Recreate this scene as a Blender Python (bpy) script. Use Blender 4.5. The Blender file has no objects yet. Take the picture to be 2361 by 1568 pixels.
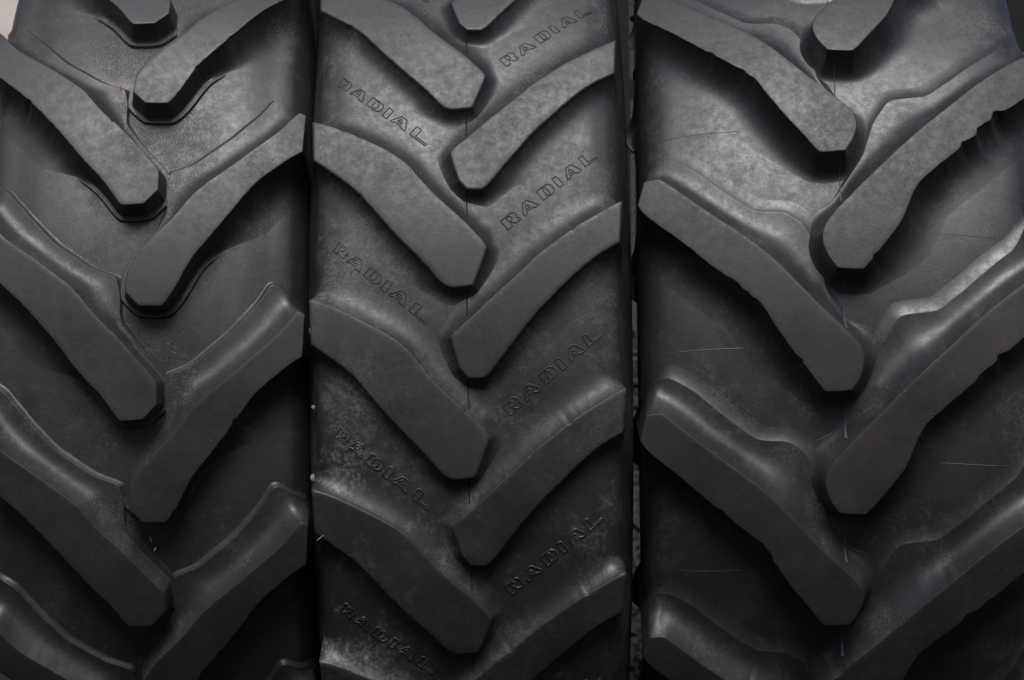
import bpy, math, random
import numpy as np
from math import radians as RAD, pi

# ------------------------------------------------------------------ camera, world, light
scene = bpy.context.scene
col = scene.collection
CAM_H = 1.0
cam_data = bpy.data.cameras.new("camera")
cam = bpy.data.objects.new("camera", cam_data)
col.objects.link(cam)
cam.location = (0, 0, CAM_H)
cam.rotation_euler = (pi / 2, 0.011, 0)
cam_data.sensor_width = 36
cam_data.lens = 36 * 4283 / 2361
cam_data.clip_start = 0.05
cam_data.clip_end = 500
cam_data.dof.use_dof = True
cam_data.dof.focus_distance = 2.66
cam_data.dof.aperture_fstop = 5.6
scene.camera = cam

SUN_EL, SUN_AZ = RAD(53), RAD(0)          # azimuth 0 = straight behind the camera
world = bpy.data.worlds.new("World")
scene.world = world
world.use_nodes = True
wn = world.node_tree.nodes
sky = wn.new("ShaderNodeTexSky")
sky.sky_type = 'NISHITA'
sky.sun_disc = False
sky.sun_elevation = SUN_EL
sky.sun_rotation = pi - SUN_AZ
sky.air_density = 1.0
sky.dust_density = 2.0
sky.ozone_density = 1.0
world.node_tree.links.new(sky.outputs[0], wn["Background"].inputs[0])
wn["Background"].inputs[1].default_value = 0.06

sun_data = bpy.data.lights.new("sun", 'SUN')
sun_data.energy = 2.3
sun_data.angle = RAD(30)
sun_data.color = (1.0, 0.98, 0.97)
sun = bpy.data.objects.new("sun", sun_data)
col.objects.link(sun)
# direction TO the sun: behind the camera (-y), up
sd = (math.sin(SUN_AZ) * math.cos(SUN_EL), -math.cos(SUN_AZ) * math.cos(SUN_EL), math.sin(SUN_EL))
import mathutils
sun.rotation_euler = mathutils.Vector(sd).to_track_quat('Z', 'Y').to_euler()

scene.view_settings.view_transform = 'Standard'
scene.view_settings.look = 'None'
scene.view_settings.exposure = 0.62
scene.view_settings.gamma = 1.0

# ------------------------------------------------------------------ traced tread data (mm in the tyre's own surface)
# lug rows: (s along the circumference, v across, corner, base point or offset, ledge height, outer step width, wall shape)
LUG_DATA = {
    '1R': {
        'U': [(431.7, -11.9, 1, 14, 0.13, 3, -0.42), (459.5, -9.6, 1, 14, 0.13, 3, -0.42), (486.1, 5.2, 0, 14, 0.13, 3, -0.42), (518.4, 33.3, 0, 14, 0.14, 4, -0.42), (542.0, 56.2, 0, (558.4, 40.0), 0.19, 11, 0.2), (566.8, 74.1, 0, (596.9, 36.4), 0.19, 11, 0.2), (593.3, 101.0, 1, (621.7, 42.7), 0.19, 11, 0.2), (610.7, 123.4, 0, (634.0, 75.1), 0.19, 11, 0.2), (648.9, 167.7, 0, (681.1, 130.1), 0.19, 11, 0.2), (678.4, 201.1, 0, (726.3, 168.9), 0.19, 11, 0.2), (711.5, 227.8, 1, (762.7, 190.2), 0.19, 11, 0.2), (705.9, 235.7, 1, (730.0, 234.1), 0.19, 11, 0.2), ],
        'L': [(412.9, 6.1, 1, 14, 0.13, 3, -0.42), (411.6, 38.2, 1, 14, 0.13, 3, -0.42), (428.6, 50.4, 0, 15, 0.12, 3, -0.42), (480.9, 78.7, 0, 16, 0.09, 3, -0.42), (513.2, 104.9, 0, 21, 0.0, 3, 0.3), (558.8, 140.1, 0, 66, 0, 3, 0.13), (594.7, 167.1, 0, 66, 0, 3, 0.13), (614.7, 189.7, 0, 66, 0, 3, 0.13), (641.6, 223.2, 0, 28, 0, 3, 0.4), (646.5, 231.7, 1, 14, 0, 3, 0.6), ],
        'E': (6, 0, 3, 0.8)},
    '1L': {
        'U': [(580.4, 28.7, 1, 14, 0.13, 3, -0.42), (610.8, 29.7, 1, 14, 0.13, 3, -0.42), (636.6, 8.3, 0, 14, 0.13, 3, -0.42), (659.9, -11.5, 0, 14, 0.14, 4, -0.42), (682.1, -31.4, 0, (701.3, -25.3), 0.19, 11, 0.2), (702.5, -53.2, 0, (741.9, -25.6), 0.19, 11, 0.2), (743.6, -85.2, 1, (766.7, -30.9), 0.19, 11, 0.2), (762.1, -108.1, 0, (780.4, -66.8), 0.19, 11, 0.2), (790.6, -145.0, 0, (819.5, -120.6), 0.19, 11, 0.2), (825.5, -191.4, 0, (880.9, -172.1), 0.19, 11, 0.2), (862.0, -218.7, 1, (911.7, -195.8), 0.19, 11, 0.2), (856.5, -226.6, 1, (956.8, -278.7), 0.19, 11, 0.2), ],
        'L': [(560.6, 9.7, 1, 14, 0.13, 3, -0.42), (557.9, -22.3, 1, 14, 0.13, 3, -0.42), (592.9, -45.2, 0, 15, 0.12, 3, -0.42), (609.5, -60.1, 0, 16, 0.09, 3, -0.42), (633.4, -80.5, 0, 21, 0.0, 3, 0.3), (664.8, -104.7, 0, 66, 0, 3, 0.13), (697.0, -131.6, 0, 66, 0, 3, 0.13), (727.8, -159.0, 0, 66, 0, 3, 0.13), (756.1, -189.1, 0, 66, 0, 3, 0.13), (776.4, -210.8, 0, 28, 0, 3, 0.4), (782.4, -219.7, 1, 14, 0, 3, 0.6), ],
        'E': (6, 0, 3, 0.8)},
    '2R': {
        'U': [(559.6, -8.9, 1, 34, 0, 3, 0.2), (602.3, -21.9, 1, 34, 0, 3, 0.2), (606.6, -19.4, 0, 34, 0, 3, 0.2), (624.0, 2.0, 0, 30, 0, 3, 0.3), (644.6, 22.9, 0, 60, 0, 3, 0.17), (671.4, 52.4, 0, 60, 0, 3, 0.17), (696.0, 79.5, 0, 60, 0, 3, 0.17), (714.6, 97.4, 0, 60, 0, 3, 0.17), (728.4, 115.9, 0, 60, 0, 3, 0.17), (755.0, 150.1, 0, 60, 0, 3, 0.17), (777.6, 187.4, 0, 60, 0, 3, 0.17), (794.8, 215.6, 1, 36, 0, 3, 0.3), (794.8, 218.1, 1, 20, 0, 3, 0.4), ],
        'L': [(547.4, 1.9, 1, 34, 0, 3, 0.2), (546.6, 21.9, 1, 34, 0, 3, 0.2), (552.6, 28.6, 0, 34, 0, 3, 0.2), (568.2, 40.3, 0, 28, 0, 3, 0.3), (599.0, 65.0, 0, 58, 0, 3, 0.13), (639.0, 97.0, 0, 58, 0, 3, 0.13), (665.9, 124.2, 0, 58, 0, 3, 0.13), (688.8, 147.1, 0, 58, 0, 3, 0.13), (721.3, 185.7, 0, 58, 0, 3, 0.13), (738.5, 214.3, 1, 20, 0, 3, 0.4), ],
        'E': (4, 0, 3, 0.8)},
    '2L': {
        'U': [(406.6, 6.7, 1, 34, 0, 3, 0.2), (459.4, 27.3, 1, 34, 0, 3, 0.2), (463.2, 26.1, 0, 34, 0, 3, 0.2), (476.0, 12.7, 0, 26, 0, 3, 0.3), (490.1, 1.8, 0, 60, 0, 3, 0.17), (511.6, -20.9, 0, 60, 0, 3, 0.17), (538.7, -47.9, 0, 60, 0, 3, 0.17), (562.8, -68.4, 0, 60, 0, 3, 0.17), (580.6, -82.1, 0, 60, 0, 3, 0.17), (595.9, -98.3, 0, 60, 0, 3, 0.17), (616.8, -132.8, 0, 60, 0, 3, 0.17), (636.2, -170.1, 0, 60, 0, 3, 0.17), (651.9, -206.3, 0, 60, 0, 3, 0.17), (654.5, -216.4, 1, 36, 0, 3, 0.3), (654.6, -219.0, 1, 20, 0, 3, 0.4), ],
        'L': [(405.5, -0.0, 1, 34, 0, 3, 0.2), (403.2, -21.4, 1, 34, 0, 3, 0.2), (407.1, -32.3, 0, 34, 0, 3, 0.2), (420.9, -43.8, 0, 28, 0, 3, 0.3), (444.2, -63.9, 0, 58, 0, 3, 0.13), (471.8, -90.8, 0, 58, 0, 3, 0.13), (503.0, -118.0, 0, 58, 0, 3, 0.13), (530.8, -141.0, 0, 58, 0, 3, 0.13), (554.4, -161.7, 0, 58, 0, 3, 0.13), (577.5, -191.9, 0, 58, 0, 3, 0.13), (596.1, -216.7, 1, 20, 0, 3, 0.4), ],
        'E': (4, 0, 3, 0.8)},
    '3R': {
        'U': [(520.2, -22.2, 1, 44, 0, 3, 0.18), (538.6, -31.4, 0, 44, 0, 3, 0.18), (558.2, -32.0, 0, 44, 0, 3, 0.18), (600.6, 1.2, 0, 20, 0.02, 4, 0.3), (638.1, 38.3, 0, (690.5, 34.9), 0.12, 20, 0.3), (675.9, 75.6, 0, (746.6, 51.5), 0.11, 36, 0.2), (712.4, 114.0, 0, (788.6, 77.2), 0.11, 36, 0.2), (728.2, 131.7, 0, (792.4, 106.5), 0.11, 36, 0.2), (746.6, 152.2, 0, (794.7, 131.9), 0.11, 36, 0.2), (785.4, 194.3, 0, (826.0, 170.3), 0.11, 36, 0.2), (814.8, 231.1, 0, (859.8, 207.1), 0.11, 36, 0.2), (845.1, 272.8, 1, (895.5, 250.3), 0.11, 36, 0.2), (841.6, 289.1, 1, (1113.0, 342.5), 0.1, 12, 0.6), ],
        'L': [(505.1, -11.1, 1, 44, 0, 3, 0.18), (501.5, 25.0, 1, 44, 0, 3, 0.18), (522.5, 41.3, 0, 52, 0, 3, 0.18), (546.8, 60.8, 0, 76, 0, 3, 0.14), (568.9, 78.0, 0, 76, 0, 3, 0.14), (625.0, 101.8, 0, 76, 0, 3, 0.14), (629.9, 105.7, 1, 76, 0, 3, 0.14), (645.3, 121.8, 0, 76, 0, 3, 0.14), (676.9, 159.3, 0, 76, 0, 3, 0.14), (711.4, 198.7, 0, 76, 0, 3, 0.14), (744.5, 235.6, 0, 76, 0, 3, 0.14), (771.6, 266.9, 0, 36, 0, 3, 0.3), (798.4, 296.7, 1, 14, 0, 3, 0.5), ],
        'E': (8, 0, 3, 0.7)},
    '3L': {
        'U': [(346.8, 14.3, 1, 44, 0, 3, 0.18), (363.7, 21.7, 0, 44, 0, 3, 0.18), (384.9, 23.2, 0, 44, 0, 3, 0.18), (416.3, -3.6, 0, 20, 0.02, 4, 0.3), (451.0, -38.1, 0, (477.4, -24.4), 0.12, 20, 0.3), (488.7, -72.3, 0, (534.7, -34.6), 0.11, 36, 0.2), (518.8, -100.1, 0, (584.0, -55.5), 0.11, 36, 0.2), (531.2, -114.4, 0, (602.7, -82.2), 0.11, 36, 0.2), (541.8, -125.8, 0, (601.2, -103.3), 0.11, 36, 0.2), (564.1, -156.4, 0, (604.0, -126.3), 0.11, 36, 0.2), (602.0, -205.9, 0, (642.6, -175.4), 0.11, 36, 0.2), (627.5, -236.8, 0, (675.6, -211.4), 0.11, 36, 0.2), (647.8, -260.9, 1, (699.2, -248.5), 0.11, 36, 0.2), (643.2, -281.6, 1, (693.6, -279.4), 0.1, 12, 0.6), ],
        'L': [(332.3, 4.5, 1, 44, 0, 3, 0.18), (329.0, -31.5, 1, 44, 0, 3, 0.18), (357.1, -51.0, 0, 52, 0, 3, 0.18), (393.4, -78.9, 0, 76, 0, 3, 0.14), (429.3, -101.8, 0, 76, 0, 3, 0.14), (458.6, -118.9, 1, 76, 0, 3, 0.14), (469.6, -134.4, 0, 76, 0, 3, 0.14), (493.5, -162.0, 0, 76, 0, 3, 0.14), (519.4, -195.1, 0, 76, 0, 3, 0.14), (550.6, -230.3, 0, 76, 0, 3, 0.14), (582.5, -269.0, 0, 76, 0, 3, 0.14), (601.3, -289.4, 0, 18, 0, 3, 0.4), (608.2, -290.6, 1, 12, 0, 3, 0.5), ],
        'E': (8, 0, 3, 0.7)},
}
WORD_DATA = {
    'R': [[(231.8, 48.1), (243.4, 61.1), (245.4, 65.0), (244.1, 68.8), (241.0, 71.1), (238.2, 70.8), (236.1, 75.4), (234.7, 76.5), (229.2, 70.3), (229.8, 67.2), (230.5, 63.4), (228.3, 62.7), (224.2, 65.2), (219.1, 58.8), ], [(236.0, 55.8), (239.3, 59.7), (239.0, 63.0), (235.9, 64.4), (232.9, 63.4), (231.0, 60.5), ], [(258.0, 79.0), (264.0, 85.8), (257.3, 103.4), (252.5, 97.1), (252.9, 93.7), (246.6, 85.5), (242.4, 86.0), (239.6, 82.6), (242.5, 80.7), ], [(257.4, 83.3), (254.8, 90.7), (249.7, 84.6), ], [(277.1, 99.3), (286.0, 109.6), (289.0, 115.4), (287.6, 120.6), (282.3, 124.4), (278.7, 125.3), (274.5, 122.8), (263.8, 109.7), ], [(281.8, 107.6), (284.1, 111.9), (276.0, 119.5), (273.4, 118.5), (271.1, 114.6), ], [(297.2, 122.2), (301.4, 128.6), (288.7, 139.4), (283.7, 132.8), ], [(314.9, 142.3), (320.4, 149.6), (312.0, 165.9), (307.1, 160.0), (308.1, 156.6), (302.7, 149.3), (298.4, 148.7), (295.9, 145.3), (298.9, 143.9), ], [(313.4, 146.6), (309.9, 153.8), (305.3, 147.9), ], [(330.9, 161.3), (335.7, 166.9), (325.8, 173.9), (325.0, 175.4), (335.2, 187.8), (333.1, 188.7), (317.3, 170.8), ], ],
    'L': [[(204.4, -182.1), (195.6, -171.9), (192.6, -169.3), (189.3, -168.9), (185.5, -170.5), (183.7, -174.6), (179.5, -175.6), (184.6, -181.5), (189.4, -181.5), (190.7, -183.4), (187.3, -186.1), (191.2, -190.4), ], [(198.3, -178.2), (194.8, -174.6), (191.4, -174.6), (189.8, -177.4), (193.2, -180.6), ], [(175.0, -171.8), (181.9, -156.3), (175.8, -149.2), (158.6, -152.6), (163.7, -158.5), (167.0, -158.5), (174.1, -166.7), (173.1, -169.9), ], [(178.6, -155.2), (170.6, -156.7), (175.7, -162.6), ], [(165.8, -136.7), (156.9, -125.8), (151.6, -121.7), (146.4, -121.7), (142.2, -124.9), (141.2, -129.9), (143.4, -134.8), (154.0, -147.1), ], [(159.3, -131.7), (155.5, -127.6), (151.7, -127.6), (147.1, -131.2), (146.5, -134.4), (151.0, -138.9), ], [(146.5, -112.6), (141.0, -106.1), (128.0, -116.7), (134.1, -123.3), ], [(124.7, -110.6), (130.7, -93.7), (124.5, -86.5), (106.4, -89.3), (112.3, -96.0), (115.6, -96.0), (122.7, -104.5), (121.4, -108.2), ], [(126.3, -93.4), (118.7, -94.2), (124.1, -100.5), ], [(113.6, -72.1), (107.6, -65.3), (96.7, -74.0), (90.1, -65.9), (83.5, -57.8), (81.3, -60.4), (89.3, -69.5), (101.0, -82.5), ], ],
}
MOULD_LINES = {'left': [(35.1, -268.7), (40.4, -238.1), (43.6, -188.4), (45.5, -132.9), (48.6, -71.3)], 'right': [(219.6, 61.6), (219.2, 104.8), (215.4, 160.0), (210.5, 215.5), (209.7, 256.8)]}

# ------------------------------------------------------------------ helpers
rnd = random.Random(7)

def link(o, parent=None):
    col.objects.link(o)
    if parent is not None:
        o.parent = parent
    return o

def tag(o, label=None, cat=None, group=None, kind=None):
    for k, v in (('label', label), ('category', cat), ('group', group), ('kind', kind)):
        if v:
            o[k] = v
    return o

def mesh_from(name, verts, faces, mat, smooth=True):
    me = bpy.data.meshes.new(name)
    me.from_pydata([tuple(map(float, v)) for v in verts], [], faces)
    me.validate()
    if smooth:
        me.polygons.foreach_set('use_smooth', [True] * len(me.polygons))
    if mat:
        me.materials.append(mat)
    me.update()
    return me

def make_pchip(pts):
    xs = [p[0] for p in pts]; ys = [p[1] for p in pts]
    n = len(xs)
    h = [xs[i + 1] - xs[i] for i in range(n - 1)]
    d = [(ys[i + 1] - ys[i]) / h[i] for i in range(n - 1)]
    m = [0.0] * n
    m[-1] = d[-1]
    for i in range(1, n - 1):
        m[i] = 0 if d[i - 1] * d[i] <= 0 else 2 / (1 / d[i - 1] + 1 / d[i])
    xs_, ys_, m_, h_ = map(np.array, (xs, ys, m, h))
    def f(x):
        x = np.clip(np.asarray(x, float), xs[0], xs[-1])
        i = np.clip(np.searchsorted(xs_, x, side='right') - 1, 0, n - 2)
        t = (x - xs_[i]) / h_[i]
        return ((1 + 2 * t) * (1 - t) ** 2 * ys_[i] + t * (1 - t) ** 2 * h_[i] * m_[i]
                + t * t * (3 - 2 * t) * ys_[i + 1] + t * t * (t - 1) * h_[i] * m_[i + 1])
    return f

TYRES = {
    1: dict(yaw=-.045, R=.932, N=19, D=2.60, ze=-.049, H=.040, xc=-.529, ct=.016 / .235 ** 2, rb=1.3,
            drop=[(0, 0), (.08, .002), (.14, .007), (.18, .016), (.211, .025), (.229, .056), (.239, .11), (.243, .2)],
            wall=[(.243, .26), (.222, .34), (.19, .43), (.165, .47), (.15, .475), (.14, .45)]),
    2: dict(R=.950, N=22, D=2.60, ze=-.055, H=.020, xc=-.0625, ct=.006 / .215 ** 2, rb=3.6,
            drop=[(0, 0), (.1, .001), (.17, .004), (.2, .011), (.212, .019), (.221, .042), (.233, .09), (.243, .16)],
            wall=[(.244, .22), (.225, .32), (.185, .42), (.165, .46), (.15, .465), (.14, .44)]),
    3: dict(yaw=.080, R=.943, N=17, D=2.60, ze=-.058, H=.047, xc=.470, ct=.022 / .29 ** 2, rb=1.4,
            drop=[(0, 0), (.1, .002), (.18, .005), (.23, .011), (.255, .017), (.275, .032), (.290, .075), (.297, .2)],
            wall=[(.297, .26), (.275, .34), (.24, .43), (.215, .47), (.19, .475), (.18, .45)]),
}
for t in TYRES.values():
    t['dropf'] = make_pchip(t['drop'])
    t['pit'] = 2 * pi / t['N']

def Rc(t, v):
    return t['R'] - t['H'] - t['dropf'](np.abs(v))

def Rt(t, v):
    return t['R'] - t['ct'] * np.asarray(v) ** 2

# ------------------------------------------------------------------ materials
def new_mat(name):
    m = bpy.data.materials.new(name)
    m.use_nodes = True
    return m, m.node_tree.nodes, m.node_tree.links, m.node_tree.nodes["Principled BSDF"]

class NT:
    """small node-building helper"""
    def __init__(self, m):
        self.n = m.node_tree.nodes; self.l = m.node_tree.links
    def put(self, sock, val):
        if hasattr(val, 'is_linked') or isinstance(val, bpy.types.NodeSocket):
            self.l.new(val, sock)
        else:
            sock.default_value = val
    def noise(self, vec, scale, detail=4, rough=.55, dist=0):
        x = self.n.new("ShaderNodeTexNoise")
        self.l.new(vec, x.inputs['Vector'])
        x.inputs['Scale'].default_value = scale; x.inputs['Detail'].default_value = detail
        x.inputs['Roughness'].default_value = rough; x.inputs['Distortion'].default_value = dist
        return x.outputs['Fac']
    def voro(self, vec, scale, feature='F1', out='Distance'):
        x = self.n.new("ShaderNodeTexVoronoi")
        x.feature = feature
        self.l.new(vec, x.inputs['Vector']); x.inputs['Scale'].default_value = scale
        return x.outputs[out]
    def math(self, op, a, b=0.0, clamp=False):
        x = self.n.new("ShaderNodeMath"); x.operation = op; x.use_clamp = clamp
        self.put(x.inputs[0], a); self.put(x.inputs[1], b)
        return x.outputs[0]
    def ramp(self, v, a, b, lo=0.0, hi=1.0):
        x = self.n.new("ShaderNodeMapRange"); x.interpolation_type = 'SMOOTHSTEP'
        self.put(x.inputs['Value'], v)
        x.inputs['From Min'].default_value = a; x.inputs['From Max'].default_value = b
        x.inputs['To Min'].default_value = lo; x.inputs['To Max'].default_value = hi
        return x.outputs['Result']
    def mix(self, fac, a, b):
        x = self.n.new("ShaderNodeMix"); x.data_type = 'RGBA'
        self.put(x.inputs['Factor'], fac)
        self.put(x.inputs['A'], a) if False else None
        for nm, val in (('A', a), ('B', b)):
            s = [i for i in x.inputs if i.name == nm and i.type == 'RGBA'][0]
            if isinstance(val, bpy.types.NodeSocket): self.l.new(val, s)
            else: s.default_value = (*val, 1)
        return [o for o in x.outputs if o.type == 'RGBA'][0]
    def scale(self, vec, s):
        x = self.n.new("ShaderNodeMapping"); self.l.new(vec, x.inputs['Vector'])
        x.inputs['Scale'].default_value = s
        return x.outputs['Vector']
    def bump(self, h, strength, dist, prev=None):
        x = self.n.new("ShaderNodeBump")
        self.l.new(h, x.inputs['Height']); x.inputs['Strength'].default_value = strength
        x.inputs['Distance'].default_value = dist
        if prev is not None: self.l.new(prev, x.inputs['Normal'])
        return x.outputs['Normal']
    def coords(self):
        tc = self.n.new("ShaderNodeTexCoord"); oi = self.n.new("ShaderNodeObjectInfo")
        add = self.n.new("ShaderNodeVectorMath"); add.operation = 'ADD'
        mul = self.n.new("ShaderNodeVectorMath"); mul.operation = 'SCALE'
        comb = self.n.new("ShaderNodeCombineXYZ")
        r = oi.outputs['Random']
        for i, k in enumerate((7.0, 13.0, 3.0)):
            self.l.new(self.math('MULTIPLY', r, k), comb.inputs[i])
        self.l.new(tc.outputs['Object'], add.inputs[0]); self.l.new(comb.outputs[0], add.inputs[1])
        return tc.outputs['Object'], tc.outputs['Object']

def rubber(name, base, tint, dust, dust_amt, rough=.52, cracks=0.0, grain=.35, lichen=0.0, pits=.3, mottle=1.0, spec=.5):
    m, n, l, b = new_mat(name)
    N = NT(m)
    obj, vec = N.coords()
    big = N.noise(vec, 5.5, 5, .6, .4)
    mid = N.noise(vec, 28, 6, .62, .3)
    fine = N.noise(vec, 260, 4, .6)
    grit = N.noise(vec, 900, 2, .5)
    c = N.mix(N.ramp(big, .32, .70), tuple(x * .78 for x in base), tuple(x * 1.22 for x in base))
    c = N.mix(N.ramp(mid, .48, .75, 0, .55), c, tint)
    # weathered mottling a few millimetres across, and fine greasy speckle
    mo = N.noise(vec, 75, 9, .80)
    c = N.mix(N.ramp(mo, .36, .66, .75 * mottle, 0), c, tuple(x * .62 for x in base))
    mo2 = N.math('MULTIPLY', N.ramp(N.noise(vec, 130, 6, .75), .52, .72), N.ramp(N.noise(vec, 14, 5, .7), .42, .62))
    c = N.mix(N.math('MULTIPLY', mo2, .65 * mottle), c, dust)
    # dusty bloom in cloudy patches
    dm = N.math('MULTIPLY', N.ramp(N.noise(vec, 9, 8, .72, .15), .48, .72), N.ramp(fine, .30, .68))
    c = N.mix(N.math('MULTIPLY', dm, dust_amt), c, dust)
    # dark damp smudges
    sm = N.ramp(N.voro(N.scale(vec, (1, 1, 1)), 16), .10, .02)
    sm = N.math('MULTIPLY', sm, N.ramp(N.noise(vec, 3, 2), .55, .7))
    c = N.mix(N.math('MULTIPLY', sm, .5), c, tuple(x * .45 for x in base))
    # scuffs: long thin light scratches in two directions
    for sc, amt in (((9, 60, 260), .45), ((150, 40, 14), .40)):
        scr = N.ramp(N.noise(N.scale(vec, sc), 1.0, 3, .5, .8),   .63, .76)
        scr = N.math('MULTIPLY', scr, N.ramp(N.noise(vec, 11, 3), .52, .68))
        c = N.mix(N.math('MULTIPLY', scr, amt), c, tuple(x * 2.4 for x in base))
    # soft pale smears where something rubbed past
    sme = N.ramp(N.noise(N.scale(vec, (34, 9, 8)), 1.0, 5, .65, .2), .60, .78)
    sme = N.math('MULTIPLY', sme, N.math('MULTIPLY', N.ramp(N.noise(vec, 6, 2), .50, .66), N.ramp(fine, .32, .60)))
    c = N.mix(N.math('MULTIPLY', sme, .55), c, tuple(x * 2.6 for x in base))
    # tiny pale specks of grit
    sp = N.voro(vec, 95)
    spm = N.math('MULTIPLY', N.ramp(sp, .085, .05), N.ramp(N.noise(vec, 60, 2), .60, .66))
    c = N.mix(N.math('MULTIPLY', spm, .7), c, (.20, .18, .165))
    if lichen > 0:
        sx = N.n.new("ShaderNodeSeparateXYZ"); N.l.new(obj, sx.inputs[0])
        left = N.ramp(sx.outputs['X'], -.02, -.215)
        right = N.ramp(sx.outputs['X'], .10, .215)
        low = N.ramp(sx.outputs['Z'], .30, -.50)
        area = N.math('ADD', N.math('MULTIPLY', left, N.math('ADD', N.math('MULTIPLY', low, .75), .25)), N.math('MULTIPLY', low, .22))
        area = N.math('ADD', area, N.math('MULTIPLY', N.math('MULTIPLY', right, low), .30), True)
        gate = N.ramp(N.math('ADD', N.noise(vec, 11, 5, .65), N.math('MULTIPLY', area, .10)), .53, .64)
        blot = N.noise(vec, 120, 9, .82)
        lm = N.math('MULTIPLY', N.math('MULTIPLY', N.ramp(blot, .44, .62), gate), N.math('POWER', area, .5))
        c = N.mix(N.math('MULTIPLY', lm, lichen), c, (.135, .132, .120))
        lm2 = N.ramp(N.math('ADD', N.noise(vec, 60, 6, .7, .5), N.math('MULTIPLY', lm, .15)), .70, .80)
        c = N.mix(N.math('MULTIPLY', N.math('MULTIPLY', lm2, area), lichen * .7), c, (.20, .185, .16))
    l.new(c, b.inputs['Base Color'])
    rr = N.math('ADD', N.math('MULTIPLY', N.ramp(big, .3, .7), .14), rough - .05)
    rr = N.math('ADD', rr, N.math('MULTIPLY', dm, .18))
    rr = N.math('ADD', rr, N.ramp(mo, .35, .68, .10, -.06))
    l.new(rr, b.inputs['Roughness'])
    b.inputs['Specular IOR Level'].default_value = spec
    # relief
    nb = N.bump(mid, .09, .003)
    nb = N.bump(fine, grain, .0004, nb)
    nb = N.bump(grit, grain * .8, .0002, nb)
    pt = N.ramp(N.voro(vec, 130), .16, .05)
    pt = N.math('MULTIPLY', pt, N.ramp(N.noise(vec, 18, 3), .52, .64))
    nb = N.bump(N.math('MULTIPLY', pt, -1.0), pits, .0012, nb)
    if cracks > 0:
        wob = N.n.new("ShaderNodeVectorMath"); wob.operation = 'ADD'
        nz = N.n.new("ShaderNodeTexNoise"); N.l.new(vec, nz.inputs['Vector']); nz.inputs['Scale'].default_value = 45
        sc_ = N.n.new("ShaderNodeVectorMath"); sc_.operation = 'SCALE'; sc_.inputs['Scale'].default_value = .012
        N.l.new(nz.outputs['Color'], sc_.inputs[0]); N.l.new(vec, wob.inputs[0]); N.l.new(sc_.outputs[0], wob.inputs[1])
        sxx = N.n.new("ShaderNodeSeparateXYZ"); N.l.new(obj, sxx.inputs[0])
        zone = N.ramp(N.math('ABSOLUTE', sxx.outputs['X']), .15, .05)
        cm = N.math('MULTIPLY', N.ramp(N.noise(vec, 9, 3), .36, .66), zone)
        e1 = N.ramp(N.voro(N.scale(wob.outputs[0], (1.7, 1, .75)), 150, 'DISTANCE_TO_EDGE'), .05, .0)
        e2 = N.ramp(N.voro(N.scale(wob.outputs[0], (1.2, .8, .4)), 330, 'DISTANCE_TO_EDGE'), .07, .0)
        ck = N.math('MULTIPLY', N.math('MAXIMUM', e1, N.math('MULTIPLY', e2, .6)), cm)
        nb = N.bump(N.math('MULTIPLY', ck, -1.0), cracks, .0006, nb)
    l.new(nb, b.inputs['Normal'])
    return m

M = {
    'carcass1': rubber('aged_cracked_rubber', (.0310, .0296, .0278), (.046, .043, .038), (.088, .080, .071), .65, .43, cracks=.45, grain=.4, spec=.56),
    'lug1': rubber('smooth_grey_rubber', (.0215, .0225, .025), (.030, .0305, .033), (.056, .056, .058), .22, .45, grain=.2, mottle=.25),
    'carcass2': rubber('dusty_rubber', (.0250, .0250, .0255), (.042, .040, .038), (.105, .099, .093), .85, .44, grain=.4, lichen=1.0, pits=.5, spec=.52),
    'lug2': rubber('dusty_lug_rubber', (.0205, .021, .0225), (.032, .032, .033), (.076, .074, .072), .40, .46, grain=.3, lichen=.30, pits=.5, mottle=.4),
    'carcass3': rubber('polished_rubber', (.0235, .024, .0258), (.037, .037, .038), (.082, .079, .076), .75, .40, grain=.3, spec=.58),
    'lug3': rubber('speckled_grey_rubber', (.0220, .0215, .0222), (.034, .032, .0315), (.060, .057, .054), .40, .48, grain=.35, pits=.5, mottle=.55),
    'lug3_brown': rubber('worn_brown_grey_rubber', (.0245, .0215, .0203), (.039, .0325, .0295), (.066, .056, .049), .45, .50, grain=.4, pits=.6, mottle=.6),
}

def flat_mat(name, c1, c2, rough=.85, scale=40):
    m, n, l, b = new_mat(name)
    N = NT(m)
    obj, vec = N.coords()
    f = N.noise(vec, scale, 5, .6)
    l.new(N.mix(N.ramp(f, .3, .7), c1, c2), b.inputs['Base Color'])
    b.inputs['Roughness'].default_value = rough
    l.new(N.bump(f, .4, .004), b.inputs['Normal'])
    return m

M['seam1'] = M['carcass1']
M['seam2'] = flat_mat('dark_seam_groove_shade', (.004, .004, .004), (.010, .009, .008), .9, 200)  # near-black colour paints the shade of a seam groove onto the raised strip
M['seam3'] = flat_mat('scuffed_flash', (.035, .035, .036), (.075, .075, .076), .5, 90)

# ------------------------------------------------------------------ setting: ground, litter, far fence and wall
def bank_and_sky_block(x, y):
    u = min(max((y - 4.75) / 1.9, 0), 1)
    r = math.hypot(x, min(y, 0))
    h = max(0.0, min(r - 7, 30)) * .50 * min(1, max(0, (7 - y) / 3 + .0)) if y < 7 else 0  # unseen slopes behind and beside the camera, added to block the low sky
    return h + .98 * u * u * (3 - 2 * u) + (.03 * math.sin(3.1 * x + 1.7 * y) * u if y < 9 else .02 * u)

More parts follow.
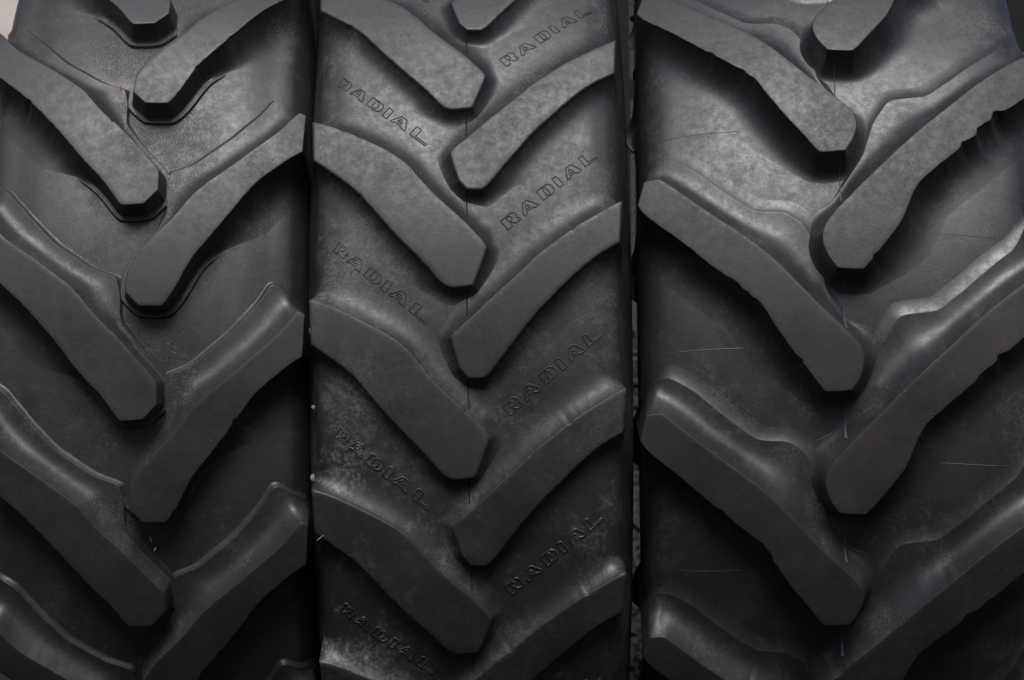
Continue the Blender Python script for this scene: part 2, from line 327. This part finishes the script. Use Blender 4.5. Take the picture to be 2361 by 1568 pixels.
def build_ground():
    m, n, l, b = new_mat('earth_and_gravel')
    N = NT(m)
    obj, vec = N.coords()
    f = N.noise(vec, 3, 6, .65); g = N.noise(vec, 70, 5, .65)
    c = N.mix(N.ramp(f, .35, .65), (.007, .006, .005), (.014, .0115, .0095))
    c = N.mix(N.ramp(g, .55, .75), c, (.014, .011, .009))
    l.new(c, b.inputs['Base Color']); b.inputs['Roughness'].default_value = .95
    nb = N.bump(g, .8, .02); l.new(N.bump(N.voro(vec, 55), .6, .012, nb), b.inputs['Normal'])
    xs = np.concatenate([np.linspace(-80, -3, 24), np.linspace(-2.5, 2.5, 26), np.linspace(3, 80, 24)])
    ys = np.concatenate([np.linspace(-60, -2, 24), np.linspace(-1, 8, 90), np.linspace(10, 100, 8)])
    verts = []; faces = []
    for y in ys:
        for x in xs:
            z = 0.019 * math.exp(-((x + .53) / .25) ** 2) * math.exp(-((y - 3.53) / .8) ** 2)
            verts.append((x, y, z + bank_and_sky_block(x, y)))
    W = len(xs)
    for j in range(len(ys) - 1):
        for i in range(W - 1):
            a = j * W + i
            faces.append((a, a + 1, a + 1 + W, a + W))
    o = link(bpy.data.objects.new('ground', mesh_from('ground', verts, faces, m)))
    tag(o, 'dark bare earth and gravel under the three tyres, with unseen slopes added around the camera to block low sky', 'ground', kind='structure')

def build_litter():
    mats = [flat_mat('leaf_brown', (.016, .0105, .007), (.031, .021, .015), .8, 60),
            flat_mat('leaf_pale', (.022, .016, .012), (.042, .031, .024), .8, 60),
            flat_mat('leaf_dark', (.010, .007, .0055), (.020, .014, .011), .8, 60)]
    verts, faces, mi = [], [], []
    for _ in range(11000):
        y = rnd.uniform(2.4, 6.9)
        x = rnd.gauss(.066 * y, .12) if rnd.random() < .7 else rnd.uniform(-1.7, .9)
        L = rnd.uniform(.018, .05); Wd = L * rnd.uniform(.3, .6); a = rnd.uniform(0, 2 * pi)
        z = rnd.uniform(.004, .03); ca, sa = math.cos(a), math.sin(a)
        curl = rnd.uniform(-.5, .9) * L * .5; tilt = rnd.uniform(-.4, .4)
        b0 = len(verts)
        for u in (-1, -.35, .35, 1):
            w = Wd * (1 - .8 * abs(u) ** 2)
            for s in (-1, 0, 1):
                px, py = u * L / 2, s * w / 2
                pz = z + curl * u * u + tilt * py + (abs(s) * .2 * w)
                gx, gy = x + px * ca - py * sa, y + px * sa + py * ca
                verts.append((gx, gy, max(pz, .002) + bank_and_sky_block(gx, gy)))
        for r in range(3):
            for s in range(2):
                q = b0 + r * 3 + s
                faces.append((q, q + 1, q + 4, q + 3))
                mi.append(0)
        k = rnd.choices((0, 1, 2), (5, 2, 4))[0]
        for q in range(6): mi[-1 - q] = k
    me = mesh_from('leaf_litter', verts, faces, mats[0])
    for x in mats[1:]: me.materials.append(x)
    me.polygons.foreach_set('material_index', mi)
    o = link(bpy.data.objects.new('leaf_litter', me))
    tag(o, 'brown dead leaves and twigs scattered on the ground seen through the gap', 'leaf litter', kind='stuff')

def box(verts, faces, x0, x1, y0, y1, z0, z1):
    b = len(verts)
    verts += [(x0, y0, z0), (x1, y0, z0), (x1, y1, z0), (x0, y1, z0), (x0, y0, z1), (x1, y0, z1), (x1, y1, z1), (x0, y1, z1)]
    for f in ((0, 3, 2, 1), (4, 5, 6, 7), (0, 1, 5, 4), (1, 2, 6, 5), (2, 3, 7, 6), (3, 0, 4, 7)):
        faces.append(tuple(b + i for i in f))

def build_back():
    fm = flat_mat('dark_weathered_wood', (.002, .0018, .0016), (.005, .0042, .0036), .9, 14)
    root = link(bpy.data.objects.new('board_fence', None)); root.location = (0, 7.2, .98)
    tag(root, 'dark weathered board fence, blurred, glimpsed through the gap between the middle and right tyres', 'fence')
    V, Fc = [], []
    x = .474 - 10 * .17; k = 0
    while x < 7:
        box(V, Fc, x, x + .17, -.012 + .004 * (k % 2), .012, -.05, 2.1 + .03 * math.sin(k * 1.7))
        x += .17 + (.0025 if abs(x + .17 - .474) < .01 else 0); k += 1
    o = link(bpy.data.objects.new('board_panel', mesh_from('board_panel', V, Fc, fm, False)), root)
    for z in (.22, .95, 1.8):
        V, Fc = [], []; box(V, Fc, -1.2, 7, .014, .06, z, z + .08)
        link(bpy.data.objects.new('rail', mesh_from('rail', V, Fc, fm, False)), root)
    wm = flat_mat('pale_render', (.50, .43, .40), (.60, .52, .49), .9, 3)
    V, Fc = [], []; box(V, Fc, -14, 9, 12, 12.3, 0, 5)
    o = link(bpy.data.objects.new('rendered_wall', mesh_from('rendered_wall', V, Fc, wm, False)))
    tag(o, 'pale pinkish wall far behind the tyres, showing as bright slivers past their edges', 'wall')

# ------------------------------------------------------------------ tyre geometry
def to_xyz(t, s, v, r):
    th = s / t['R']
    return np.stack([v, -r * np.cos(th), r * np.sin(th)], -1)

def build_carcass(k, t, mat, parent):
    dl = [p for p in t['drop']]
    vmax = dl[-1][0]
    vs = list(np.linspace(0, .72 * vmax, 20)[1:]) + list(np.linspace(.72 * vmax, vmax, 24)[1:])
    if k == 2: c0 = [(0, 0), (.003, 0)]
    elif k == 3: c0 = [(0, 0), (.005, 0)]
    else: c0 = [(0, 0), (.003, 0)]
    half = [(v, float(Rc(t, v)) + dr) for v, dr in c0] + [(v, float(Rc(t, v))) for v in vs]
    r0 = t['R'] - t['H']
    # sidewall, smooth through wall points
    wall = [(vmax, r0 - dl[-1][1])] + [(v, r0 - d) for v, d in t['wall']]
    for a, b in zip(wall[:-1], wall[1:]):
        for j in range(1, 5):
            f = j / 4
            half.append((a[0] + (b[0] - a[0]) * f, a[1] + (b[1] - a[1]) * f))
    prof = [(-v, r) for v, r in half[::-1]] + half[1:]
    NT_ = 400
    P = np.array(prof); th = np.linspace(0, 2 * pi, NT_, endpoint=False)
    n = len(P)
    V = np.zeros((NT_, n, 3))
    V[:, :, 0] = P[None, :, 0]
    V[:, :, 1] = -P[None, :, 1] * np.cos(th)[:, None]
    V[:, :, 2] = P[None, :, 1] * np.sin(th)[:, None]
    faces = []
    for i in range(NT_):
        i2 = (i + 1) % NT_
        for j in range(n - 1):
            faces.append((i * n + j, i * n + j + 1, i2 * n + j + 1, i2 * n + j))
    me = mesh_from('carcass', V.reshape(-1, 3), faces, mat)
    return link(bpy.data.objects.new('carcass', me), parent)

def resample(rows, N):
    P = np.array([(r[0], r[1]) for r in rows], float)
    seg = np.hypot(*np.diff(P, axis=0).T)
    cnt = np.maximum(1, np.floor(seg / seg.sum() * (N - 1)).astype(int))
    while cnt.sum() < N - 1: cnt[np.argmax(seg / cnt)] += 1
    while cnt.sum() > N - 1: cnt[np.argmax(np.where(cnt > 1, cnt, 0))] -= 1
    tan = np.zeros_like(P)
    for i in range(1, len(P) - 1):
        d1, d2 = (P[i] - P[i - 1]) / seg[i - 1], (P[i + 1] - P[i]) / seg[i]
        tan[i] = (d1 + d2) / max(np.linalg.norm(d1 + d2), 1e-6)
    pos, idx = [], []
    for i in range(len(P) - 1):
        d = (P[i + 1] - P[i]) / seg[i]
        t0 = d if rows[i][2] or i == 0 else tan[i]
        t1 = d if rows[i + 1][2] or i + 1 == len(P) - 1 else tan[i + 1]
        for j in range(cnt[i]):
            u = j / cnt[i]
            h = ((1 + 2 * u) * (1 - u) ** 2 * P[i] + u * (1 - u) ** 2 * seg[i] * t0
                 + u * u * (3 - 2 * u) * P[i + 1] + u * u * (u - 1) * seg[i] * t1)
            pos.append(h); idx.append(i + u)
    pos.append(P[-1]); idx.append(len(P) - 1)
    return np.array(pos), np.array(idx)

def smooth_noise(n, seed, sigma):
    r = np.random.RandomState(seed)
    a = r.randn(n)
    kx = np.arange(-int(3 * sigma) - 1, int(3 * sigma) + 2)
    kr = np.exp(-.5 * (kx / sigma) ** 2); kr /= kr.sum()
    a = np.convolve(np.concatenate([a[-len(kr):], a, a[:len(kr)]]), kr, 'same')[len(kr):-len(kr)]
    return a / (a.std() + 1e-9)

def lug_mesh(key, t, mats, seed=None, chips=(), turn=0.0):
    d = LUG_DATA[key]
    N, Mx = 130, 11
    U, iu = resample(d['U'], N)
    Lw, il = resample(d['L'], N)
    for A, ix, rows in ((U, iu, d['U']), (Lw, il, d['L'])):   # fair the traced curve between its corners
        pin = np.zeros(N, bool)
        for i, r in enumerate(rows):
            if r[2] or i in (0, len(rows) - 1): pin[int(np.argmin(np.abs(ix - i)))] = True
        wgt = np.where(pin, 0.06, .5)
        wgt[0] = wgt[-1] = 0
        for _ in range(26):
            L_ = .5 * (np.roll(A, 1, 0) + np.roll(A, -1, 0)) - A
            A += L_ * wgt[:, None]
    U0, L0 = U.copy(), Lw.copy()
    if seed is not None:                                  # natural wear of this one lug's edges
        for A, sd_, amp in ((U, 1, .6), (Lw, 2, 1.0)):
            tg = np.gradient(A, axis=0); tg /= np.linalg.norm(tg, axis=1)[:, None] + 1e-9
            nn = np.stack([-tg[:, 1], tg[:, 0]], 1)
            w = np.sin(np.linspace(0, pi, N)) ** .3
            nz = smooth_noise(N, seed * 7 + sd_, .7) * .22 + smooth_noise(N, seed * 11 + sd_, 9) * .25
            A += nn * (nz * amp)[:, None] * w[:, None]
        for side, f0, wd, dp in chips:
            A, O = (U, Lw) if side == 'U' else (Lw, U)
            f = np.linspace(0, 1, N)
            x_ = (f - f0) / wd
            g = np.where(x_ < 0, np.exp(-(x_ / .45) ** 2), np.exp(-(x_ / 1.5) ** 2))
            dirv = O - A; dirv /= np.linalg.norm(dirv, axis=1)[:, None] + 1e-9
            A += dirv * (g * dp * (1 + .15 * smooth_noise(N, seed + int(f0 * 100), 1.2)))[:, None]
    G0 = U0[:, None, :] * (1 - np.linspace(0, 1, Mx))[None, :, None] + L0[:, None, :] * np.linspace(0, 1, Mx)[None, :, None]
    G = U[:, None, :] * (1 - np.linspace(0, 1, Mx))[None, :, None] + Lw[:, None, :] * np.linspace(0, 1, Mx)[None, :, None]
    # boundary loop
    gi = [(i, 0) for i in range(N)] + [(N - 1, j) for j in range(1, Mx - 1)] + [(i, Mx - 1) for i in range(N - 1, -1, -1)] + [(0, j) for j in range(Mx - 2, 0, -1)]
    TJ = np.array([G[a, b] for a, b in gi]); T = np.array([G0[a, b] for a, b in gi]); n = len(T)
    area = .5 * np.sum(T[:, 1] * np.roll(T[:, 0], -1) - np.roll(T[:, 1], -1) * T[:, 0])   # (v, s) plane
    sgn = 1 if area < 0 else -1
    e = np.roll(T, -1, 0) - T
    e /= np.linalg.norm(e, axis=1)[:, None] + 1e-9
    en = sgn * np.stack([e[:, 1], -e[:, 0]], 1)           # (ds, dv): left of travel
    vn = en + np.roll(en, 1, 0); vn /= np.linalg.norm(vn, axis=1)[:, None] + 1e-9
    cosb = np.clip(np.sum(vn * en, 1), .6, 1)
    # check the outward sense
    c = T.mean(0)
    if np.mean(np.sum(vn * (T - c), 1)) < 0: vn = -vn
    sl = np.linalg.norm(np.roll(T, -1, 0) - T, axis=1)
    sn = vn.copy()
    for _ in range(14):
        sn = .25 * np.roll(sn, 1, 0) + .5 * sn + .25 * np.roll(sn, -1, 0)
    sn /= np.linalg.norm(sn, axis=1)[:, None] + 1e-9
    mit = vn / cosb[:, None]
    # per-vertex base data
    off = np.zeros((n, 2)); ph = np.zeros(n); ow = np.zeros(n); q = np.zeros(n); led = np.zeros(n)
    def attr(rows, A, idx, base):
        key_off, key_w = [], []
        ki = [int(np.argmin(np.abs(idx - i))) for i in range(len(rows))]
        for j in range(len(idx)):
            i = min(int(idx[j]), len(rows) - 2); u = idx[j] - i
            pos = base(j)
            o2 = []
            for r, kk in ((rows[i], ki[i]), (rows[i + 1], ki[i + 1])):
                if isinstance(r[3], tuple): o2.append(np.array(r[3]) - np.array((r[0], r[1])))
                else:
                    o2.append(r[3])
            us = u * u * (3 - 2 * u)
            vec = []
            for x in o2:
                vec.append(x if isinstance(x, np.ndarray) else (sn[pos] * .7 + vn[pos] * .3) * x)
            off[pos] = vec[0] * (1 - u) + vec[1] * u
            for arr, ci in ((ph, 4), (ow, 5)):
                arr[pos] = rows[i][ci] * (1 - us) + rows[i + 1][ci] * us
            qa, qb = rows[i][6], rows[i + 1][6]
            q[pos] = abs(qa) * (1 - us) + abs(qb) * us
            led[pos] = (qa < 0) * (1 - us) + (qb < 0) * us
    attr(d['U'], U, iu, lambda j: j)
    attr(d['L'], Lw, il, lambda j: N + Mx - 2 + (N - 1 - j))
    def fill(lo, hi, E=None):                             # shoulder end and tip: blend between neighbours
        a, b_ = (lo - 1) % n, (hi + 1) % n
        cnt = hi - lo + 1
        for z in range(cnt):
            u = (z + 1) / (cnt + 1); i = lo + z
            for arr in (ph, ow, q, led): arr[i] = arr[a] * (1 - u) + arr[b_] * u
            wa, wb = np.linalg.norm(off[a]), np.linalg.norm(off[b_])
            if E is not None:
                off[i] = vn[i] * E[0]; ph[i], ow[i], q[i], led[i] = E[1], E[2], E[3], 0
            else:
                off[i] = vn[i] * (wa * (1 - u) + wb * u)
    fill(N, N + Mx - 3, d['E'])
    fill(2 * N + Mx - 2, n - 1)
    # slight smoothing of the base line
    for _ in range(7):
        off = .25 * np.roll(off, 1, 0) + .5 * off + .25 * np.roll(off, -1, 0)
    for _ in range(30):                                   # even out the width of the plain fillets
        sm = .25 * np.roll(off, 1, 0) + .5 * off + .25 * np.roll(off, -1, 0)
        off = np.where((ph < .004)[:, None], sm, off)
    rb = t['rb']
    m = lambda a: a / 1000.0
    verts = [to_xyz(t, m(G[:, :, 0]), m(G[:, :, 1]), Rt(t, m(G[:, :, 1]))).reshape(-1, 3)]
    faces = []
    for i in range(N - 1):
        for j in range(Mx - 1):
            a = i * Mx + j
            faces.append((a, a + Mx, a + Mx + 1, a + 1))
    ring = [a * Mx + b_ for a, b_ in gi]
    cnt = N * Mx
    loops = []
    rt0 = Rt(t, m(TJ[:, 1]))
    for ang in (25, 50, 75, 90):
        o_ = rb * math.sin(RAD(ang)); dz = rb * (1 - math.cos(RAD(ang)))
        P = TJ + mit * o_
        loops.append((P, rt0 - m(dz)))
    P0 = TJ + mit * rb
    B = T + off
    pw = np.maximum(1.05, .8 / np.maximum(q, .05))
    for x in (.04, .09, .15, .22, .30, .39, .49, .60, .72, .85, .94, .985, 1.0):
        P = P0 * (1 - x) + B * x
        kk = .12 * np.clip((np.linalg.norm(off, axis=1) - 30) / 20, 0, 1) * np.clip(1 - ph / .02, 0, 1)
        f = ((1 - kk) * (1 - x) ** pw + kk * (1 - x) ** 2) * (1 - led) + led * np.maximum(0, 1 - x / .48) 
        f = ph + (1 - ph) * f - .014 * x ** 2 * np.clip(1 - ph / .03, 0, 1)
        v = m(P[:, 1]); rc = Rc(t, v)
        top = Rt(t, v) - m(rb) * (1 - x)
        loops.append((P, rc + f * (top - rc)))
    on = off / (np.linalg.norm(off, axis=1)[:, None] + 1e-9)
    for y in (.02, .08, .2, .35, .5, .65, .8, 1.0):
        P = B + on * (ow * y)[:, None]
        v = m(P[:, 1]); rc = Rc(t, v)
        hh = ph * (1 - y) ** 3.0 - .014 * np.clip(1 - ph / .03, 0, 1) - .010 * y
        loops.append((P, rc + hh * (Rt(t, v) - rc)))
    for P, r in loops:
        verts.append(to_xyz(t, m(P[:, 0]), m(P[:, 1]), r))
        new = list(range(cnt, cnt + n)); cnt += n
        for i in range(n):
            i2 = (i + 1) % n
            faces.append((ring[i], new[i], new[i2], ring[i2]))
        ring = new
    V = np.concatenate(verts)
    if turn:
        ca, sa = math.cos(turn), math.sin(turn)
        V = np.stack([V[:, 0], V[:, 1] * ca - V[:, 2] * sa, V[:, 1] * sa + V[:, 2] * ca], 1)
    me = mesh_from('lug', V, faces, mats[0])
    me.materials.append(mats[1])                           # walls and base: the same rubber skin as the carcass
    nf = len(faces); top = (N - 1) * (Mx - 1) + 2 * n
    me.polygons.foreach_set('material_index', [0 if i < top else 1 for i in range(nf)] if len(me.polygons) == nf else [0] * len(me.polygons))
    # outward-facing winding
    p0 = me.polygons[N * Mx // 2 - 5]
    cpos = p0.center
    if p0.normal.y * cpos.y + p0.normal.z * cpos.z < 0:
        me.flip_normals()
    return me

def word_mesh(side, t, mat, tree, turn):
    from mathutils import Vector
    verts, faces = [], []
    for poly in WORD_DATA[side]:
        P = np.array(poly)
        # subdivide
        pts = []
        for a, b in zip(P, np.roll(P, -1, 0)):
            k = max(1, int(np.linalg.norm(b - a) / 3))
            for j in range(k): pts.append(a + (b - a) * j / k)
        P = np.array(pts)
        e = np.roll(P, -1, 0) - P; e /= np.linalg.norm(e, axis=1)[:, None] + 1e-9
        en = np.stack([-e[:, 1], e[:, 0]], 1)
        vn = en + np.roll(en, 1, 0); vn /= np.linalg.norm(vn, axis=1)[:, None] + 1e-9
        n = len(P); b0 = len(verts)
        for o_, h in ((-1.25, -.6), (-.5, 1.25), (.5, 1.25), (1.25, -.6)):
            Q = P + vn * o_
            v = Q[:, 1] / 1000
            r0 = Rc(t, v)
            for th, vv, rr in zip(Q[:, 0] / 1000 / t['R'] - turn, v, r0):
                d = Vector((0, -math.cos(th), math.sin(th)))
                hit = tree.ray_cast(d * (t['R'] + .05) + Vector((vv, 0, 0)), -d, .3)
                r = min((hit[0] * 1).dot(d), rr + .006) if hit[0] else rr
                r += h / 1000
                verts.append((vv, -r * math.cos(th), r * math.sin(th)))
        for j in range(3):
            for i in range(n):
                i2 = (i + 1) % n
                faces.append((b0 + j * n + i, b0 + j * n + i2, b0 + (j + 1) * n + i2, b0 + (j + 1) * n + i))
    me = mesh_from('raised_lettering', verts, faces, mat)
    return me

def ridge_strip(t, pts, w, hgt, base=.0):
    P = np.array(pts, float)
    u = np.linspace(0, 1, len(P)); uu = np.linspace(0, 1, 40)
    P = np.stack([np.interp(uu, u, P[:, i]) for i in (0, 1)], 1)
    for _ in range(6): P[1:-1] = .25 * P[:-2] + .5 * P[1:-1] + .25 * P[2:]
    e = np.gradient(P, axis=0); e /= np.linalg.norm(e, axis=1)[:, None]
    nn = np.stack([-e[:, 1], e[:, 0]], 1)
    tp = np.sin(np.linspace(0, pi, 40)) ** .4
    V, Fc = [], []
    offs = ((-w, -.4), (-.35 * w, hgt), (.35 * w, hgt), (w, -.4))
    for o_, h in offs:
        Q = P + nn * o_; v = Q[:, 1] / 1000
        V += list(to_xyz(t, Q[:, 0] / 1000, v, Rc(t, v) + (base + h * (tp if h > 0 else 1)) / 1000))
    for j in range(3):
        for i in range(39):
            Fc.append((j * 40 + i, j * 40 + i + 1, (j + 1) * 40 + i + 1, (j + 1) * 40 + i))
    return V, Fc

def skin_tree(parts):
    from mathutils.bvhtree import BVHTree
    from mathutils import Matrix
    V, Fc = [], []
    for o in parts:
        R_ = Matrix.Rotation(o.rotation_euler.x, 4, 'X')
        b0 = len(V)
        V += [R_ @ v.co for v in o.data.vertices]
        Fc += [tuple(i + b0 for i in p.vertices) for p in o.data.polygons]
    return BVHTree.FromPolygons(V, Fc)

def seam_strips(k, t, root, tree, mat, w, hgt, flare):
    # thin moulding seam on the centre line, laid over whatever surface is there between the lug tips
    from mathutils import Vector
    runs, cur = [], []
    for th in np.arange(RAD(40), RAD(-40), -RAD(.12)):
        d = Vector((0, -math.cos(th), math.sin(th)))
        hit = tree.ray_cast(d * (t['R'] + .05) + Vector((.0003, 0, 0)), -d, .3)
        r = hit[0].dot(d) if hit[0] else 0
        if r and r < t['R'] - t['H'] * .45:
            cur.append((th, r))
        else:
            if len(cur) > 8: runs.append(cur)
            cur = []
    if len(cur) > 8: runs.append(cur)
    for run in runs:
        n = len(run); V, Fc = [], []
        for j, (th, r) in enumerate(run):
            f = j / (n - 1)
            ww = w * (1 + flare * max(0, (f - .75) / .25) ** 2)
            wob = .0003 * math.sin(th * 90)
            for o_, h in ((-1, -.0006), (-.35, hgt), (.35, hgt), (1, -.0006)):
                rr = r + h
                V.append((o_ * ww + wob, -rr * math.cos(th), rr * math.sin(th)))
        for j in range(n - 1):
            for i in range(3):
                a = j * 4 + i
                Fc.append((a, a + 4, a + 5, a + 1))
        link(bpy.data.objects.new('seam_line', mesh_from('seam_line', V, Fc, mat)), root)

def scrap(name, label, cat, px, py, dist, L, W, H, ang, c1, c2, bend=.15, group=None, seed=1):
    # small debris lodged on the tyres: px, py are directions seen in the photograph, dist the measured depth
    r = random.Random(seed)
    x = px - 1180; y = py - 784
    X = (x - .011 * y) / 4283 * dist; Z = CAM_H - (y + .011 * x) / 4283 * dist
    V, Fc = [], []
    nu = 5
    for i in range(nu):
        u = i / (nu - 1) - .5
        w = W * (1 - .5 * abs(2 * u) ** 3) * r.uniform(.85, 1.1)
        for a, b_ in ((-1, -1), (1, -1), (1, 1), (-1, 1)):
            V.append((u * L, b_ * H / 2 + bend * L * (u * u * 4 - .3) * .5, a * w / 2 + r.uniform(-.06, .06) * W))
    for i in range(nu - 1):
        for j in range(4):
            a, b_ = i * 4 + j, i * 4 + (j + 1) % 4
            Fc.append((a, b_, b_ + 4, a + 4))
    Fc.append((0, 3, 2, 1)); Fc.append(tuple(nu * 4 - 4 + j for j in range(4)))
    o = link(bpy.data.objects.new(name, mesh_from(name, V, Fc, flat_mat(name + '_surface', c1, c2, .8, 300), False)))
    o.location = (X, dist, Z); o.rotation_euler = (0, RAD(ang), RAD(r.uniform(-25, 25)))
    tag(o, label, cat, group)

LABELS = {
    1: 'black tractor tyre with cracked rubber and stepped lug bases, leftmost of the three',
    2: 'dusty black tractor tyre with RADIAL lettering between its lugs, in the middle',
    3: 'wide black tractor tyre with wavy lug ramps and torn lug edges, rightmost of the three',
}
CHIPS = {('1R', 2): [('L', .60, .012, 4)], ('1R', 3): [('L', .3, .010, 2)],
         ('3R', 1): [('L', .735, .055, 6), ('L', .70, .016, 8), ('L', .775, .020, 7), ('L', .625, .03, 3)],
         ('3R', 2): [('L', .66, .03, 4), ('L', .74, .018, 6)],
         ('3L', 2): [('L', .4, .02, 2.5)], ('3L', 1): [('L', .55, .03, 2.5)], ('3L', 0): [('L', .5, .02, 2.5)],
         ('3R', 3): [('L', .62, .02, 5)]}

def nicks(k):
    # one to three small nicks in the trailing edge, different on every lug
    return [(rnd.choice('LLU'), rnd.uniform(.12, .9), rnd.uniform(.006, .014), rnd.uniform(.8, 2.4) * (1.3 if k == 3 else .9)) for _ in range(rnd.randint(1, 3))]

def build_tyre(k):
    t = TYRES[k]
    root = link(bpy.data.objects.new('tractor_tyre', None))
    zc = CAM_H + t['ze']
    w = t.get('yaw', 0.0)
    root.location = (t['xc'] + t['R'] * math.sin(w), t['D'] + t['R'] * math.cos(w), zc)
    root.rotation_euler = (0, 0, -w)
    tag(root, LABELS[k], 'tyre', 'tractor tyres standing side by side')
    skin = [build_carcass(k, t, M['carcass%d' % k], root)]
    mats = (M['lug%d' % k], M['carcass%d' % k])
    for side in 'RL':
        key = '%d%s' % (k, side)
        if key == '3R': mats = (M['lug3_brown'], M['carcass3'])
        elif k == 3: mats = (M['lug3'], M['carcass3'])
        d = LUG_DATA[key]
        mid = np.mean([r[0] for r in d['U']] + [r[0] for r in d['L']]) / 1000 / t['R']
        plain = None
        for i in range(-t['N'] // 2, t['N'] - t['N'] // 2):
            th = mid - i * t['pit']
            th = (th + pi) % (2 * pi) - pi
            if abs(th) < RAD(42):
                me = lug_mesh(key, t, mats, turn=i * t['pit'], seed=100 * k + 10 * i + (5 if side == 'R' else 0) + 50, chips=list(CHIPS.get((key, i), ())) + nicks(k))
            else:
                if plain is None: plain = lug_mesh(key, t, mats)
                me = plain
            o = link(bpy.data.objects.new('lug', me), root)
            if abs(th) < RAD(42): skin.append(o)
            if me is plain: o.rotation_euler = (i * t['pit'], 0, 0)
    tree = skin_tree(skin)
    if k == 2:
        for side in 'RL':
            for i in range(-2, 5):
                me = word_mesh(side, t, M['carcass2'], tree, i * t['pit'])
                link(bpy.data.objects.new('raised_lettering', me), root)
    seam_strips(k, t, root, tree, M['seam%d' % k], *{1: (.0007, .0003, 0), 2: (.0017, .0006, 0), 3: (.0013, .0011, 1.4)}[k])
    if k == 3:
        for nm in ('left', 'right'):
            V, Fc = ridge_strip(t, MOULD_LINES[nm], 1.1, .35)
            me = mesh_from('mould_line', V, Fc, M['carcass3'])
            for i in ((0, -1, 1) if nm == 'left' else (0, 1)):
                o = link(bpy.data.objects.new('mould_line', me), root)
                o.rotation_euler = (i * t['pit'], 0, 0)
    return root

build_ground()
build_litter()
build_back()
for k in (1, 2, 3):
    build_tyre(k)

TAN = ((.20, .14, .10), (.28, .20, .15)); STRAW = ((.24, .20, .15), (.34, .28, .21)); DARK = ((.05, .03, .02), (.09, .055, .04))
scrap('wood_chip', 'small square tan wood chip lodged in the gap beside the middle tyre', 'wood chip', 722, 938, 2.645, .0052, .0050, .0018, 35, *TAN, seed=3)
scrap('bark_flake', 'ragged pinkish bark flake lodged in the gap below the square wood chip', 'bark flake', 721, 1102, 2.64, .0105, .0055, .0015, 75, *TAN, bend=.4, seed=5)
scrap('dry_leaf', 'thin curled brown leaf scrap stuck at the left edge of the middle tyre', 'leaf', 717, 769, 2.612, .0160, .0030, .0010, 70, *DARK, bend=.6, seed=8)
scrap('straw', 'short pale grass straw poking out between the left and middle tyres', 'straw', 738, 1240, 2.63, .0130, .0011, .0010, -38, *STRAW, bend=.1, seed=9)
scrap('seed_husk', 'tiny pale seed husk lying on the middle tyre above a lug', 'seed', 960, 793, 2.622, .0042, .0026, .0012, 80, *STRAW, seed=11)
scrap('rust_flake', 'tiny rusty orange flake beside the topmost right-hand lug tip of the left tyre', 'rust flake', 278, 204, 2.705, .0075, .0028, .0010, 80, (.16, .06, .03), (.24, .10, .05), seed=13)
scrap('straw', 'tiny pale straw bit on the left tyre just above its lowest full left-hand lug', 'straw', 347, 1243, 2.655, .0080, .0012, .0008, 70, *STRAW, seed=21)
scrap('seed_husk', 'tiny whitish husk on the left tyre near the centre seam low in the picture', 'seed', 357, 1266, 2.66, .0060, .0014, .0008, -60, *STRAW, seed=22)
scrap('twig', 'thin brown twig stub under the edge of the lower left lug of the left tyre', 'twig', 76, 1210, 2.632, .0130, .0016, .0012, 55, *DARK, seed=23)
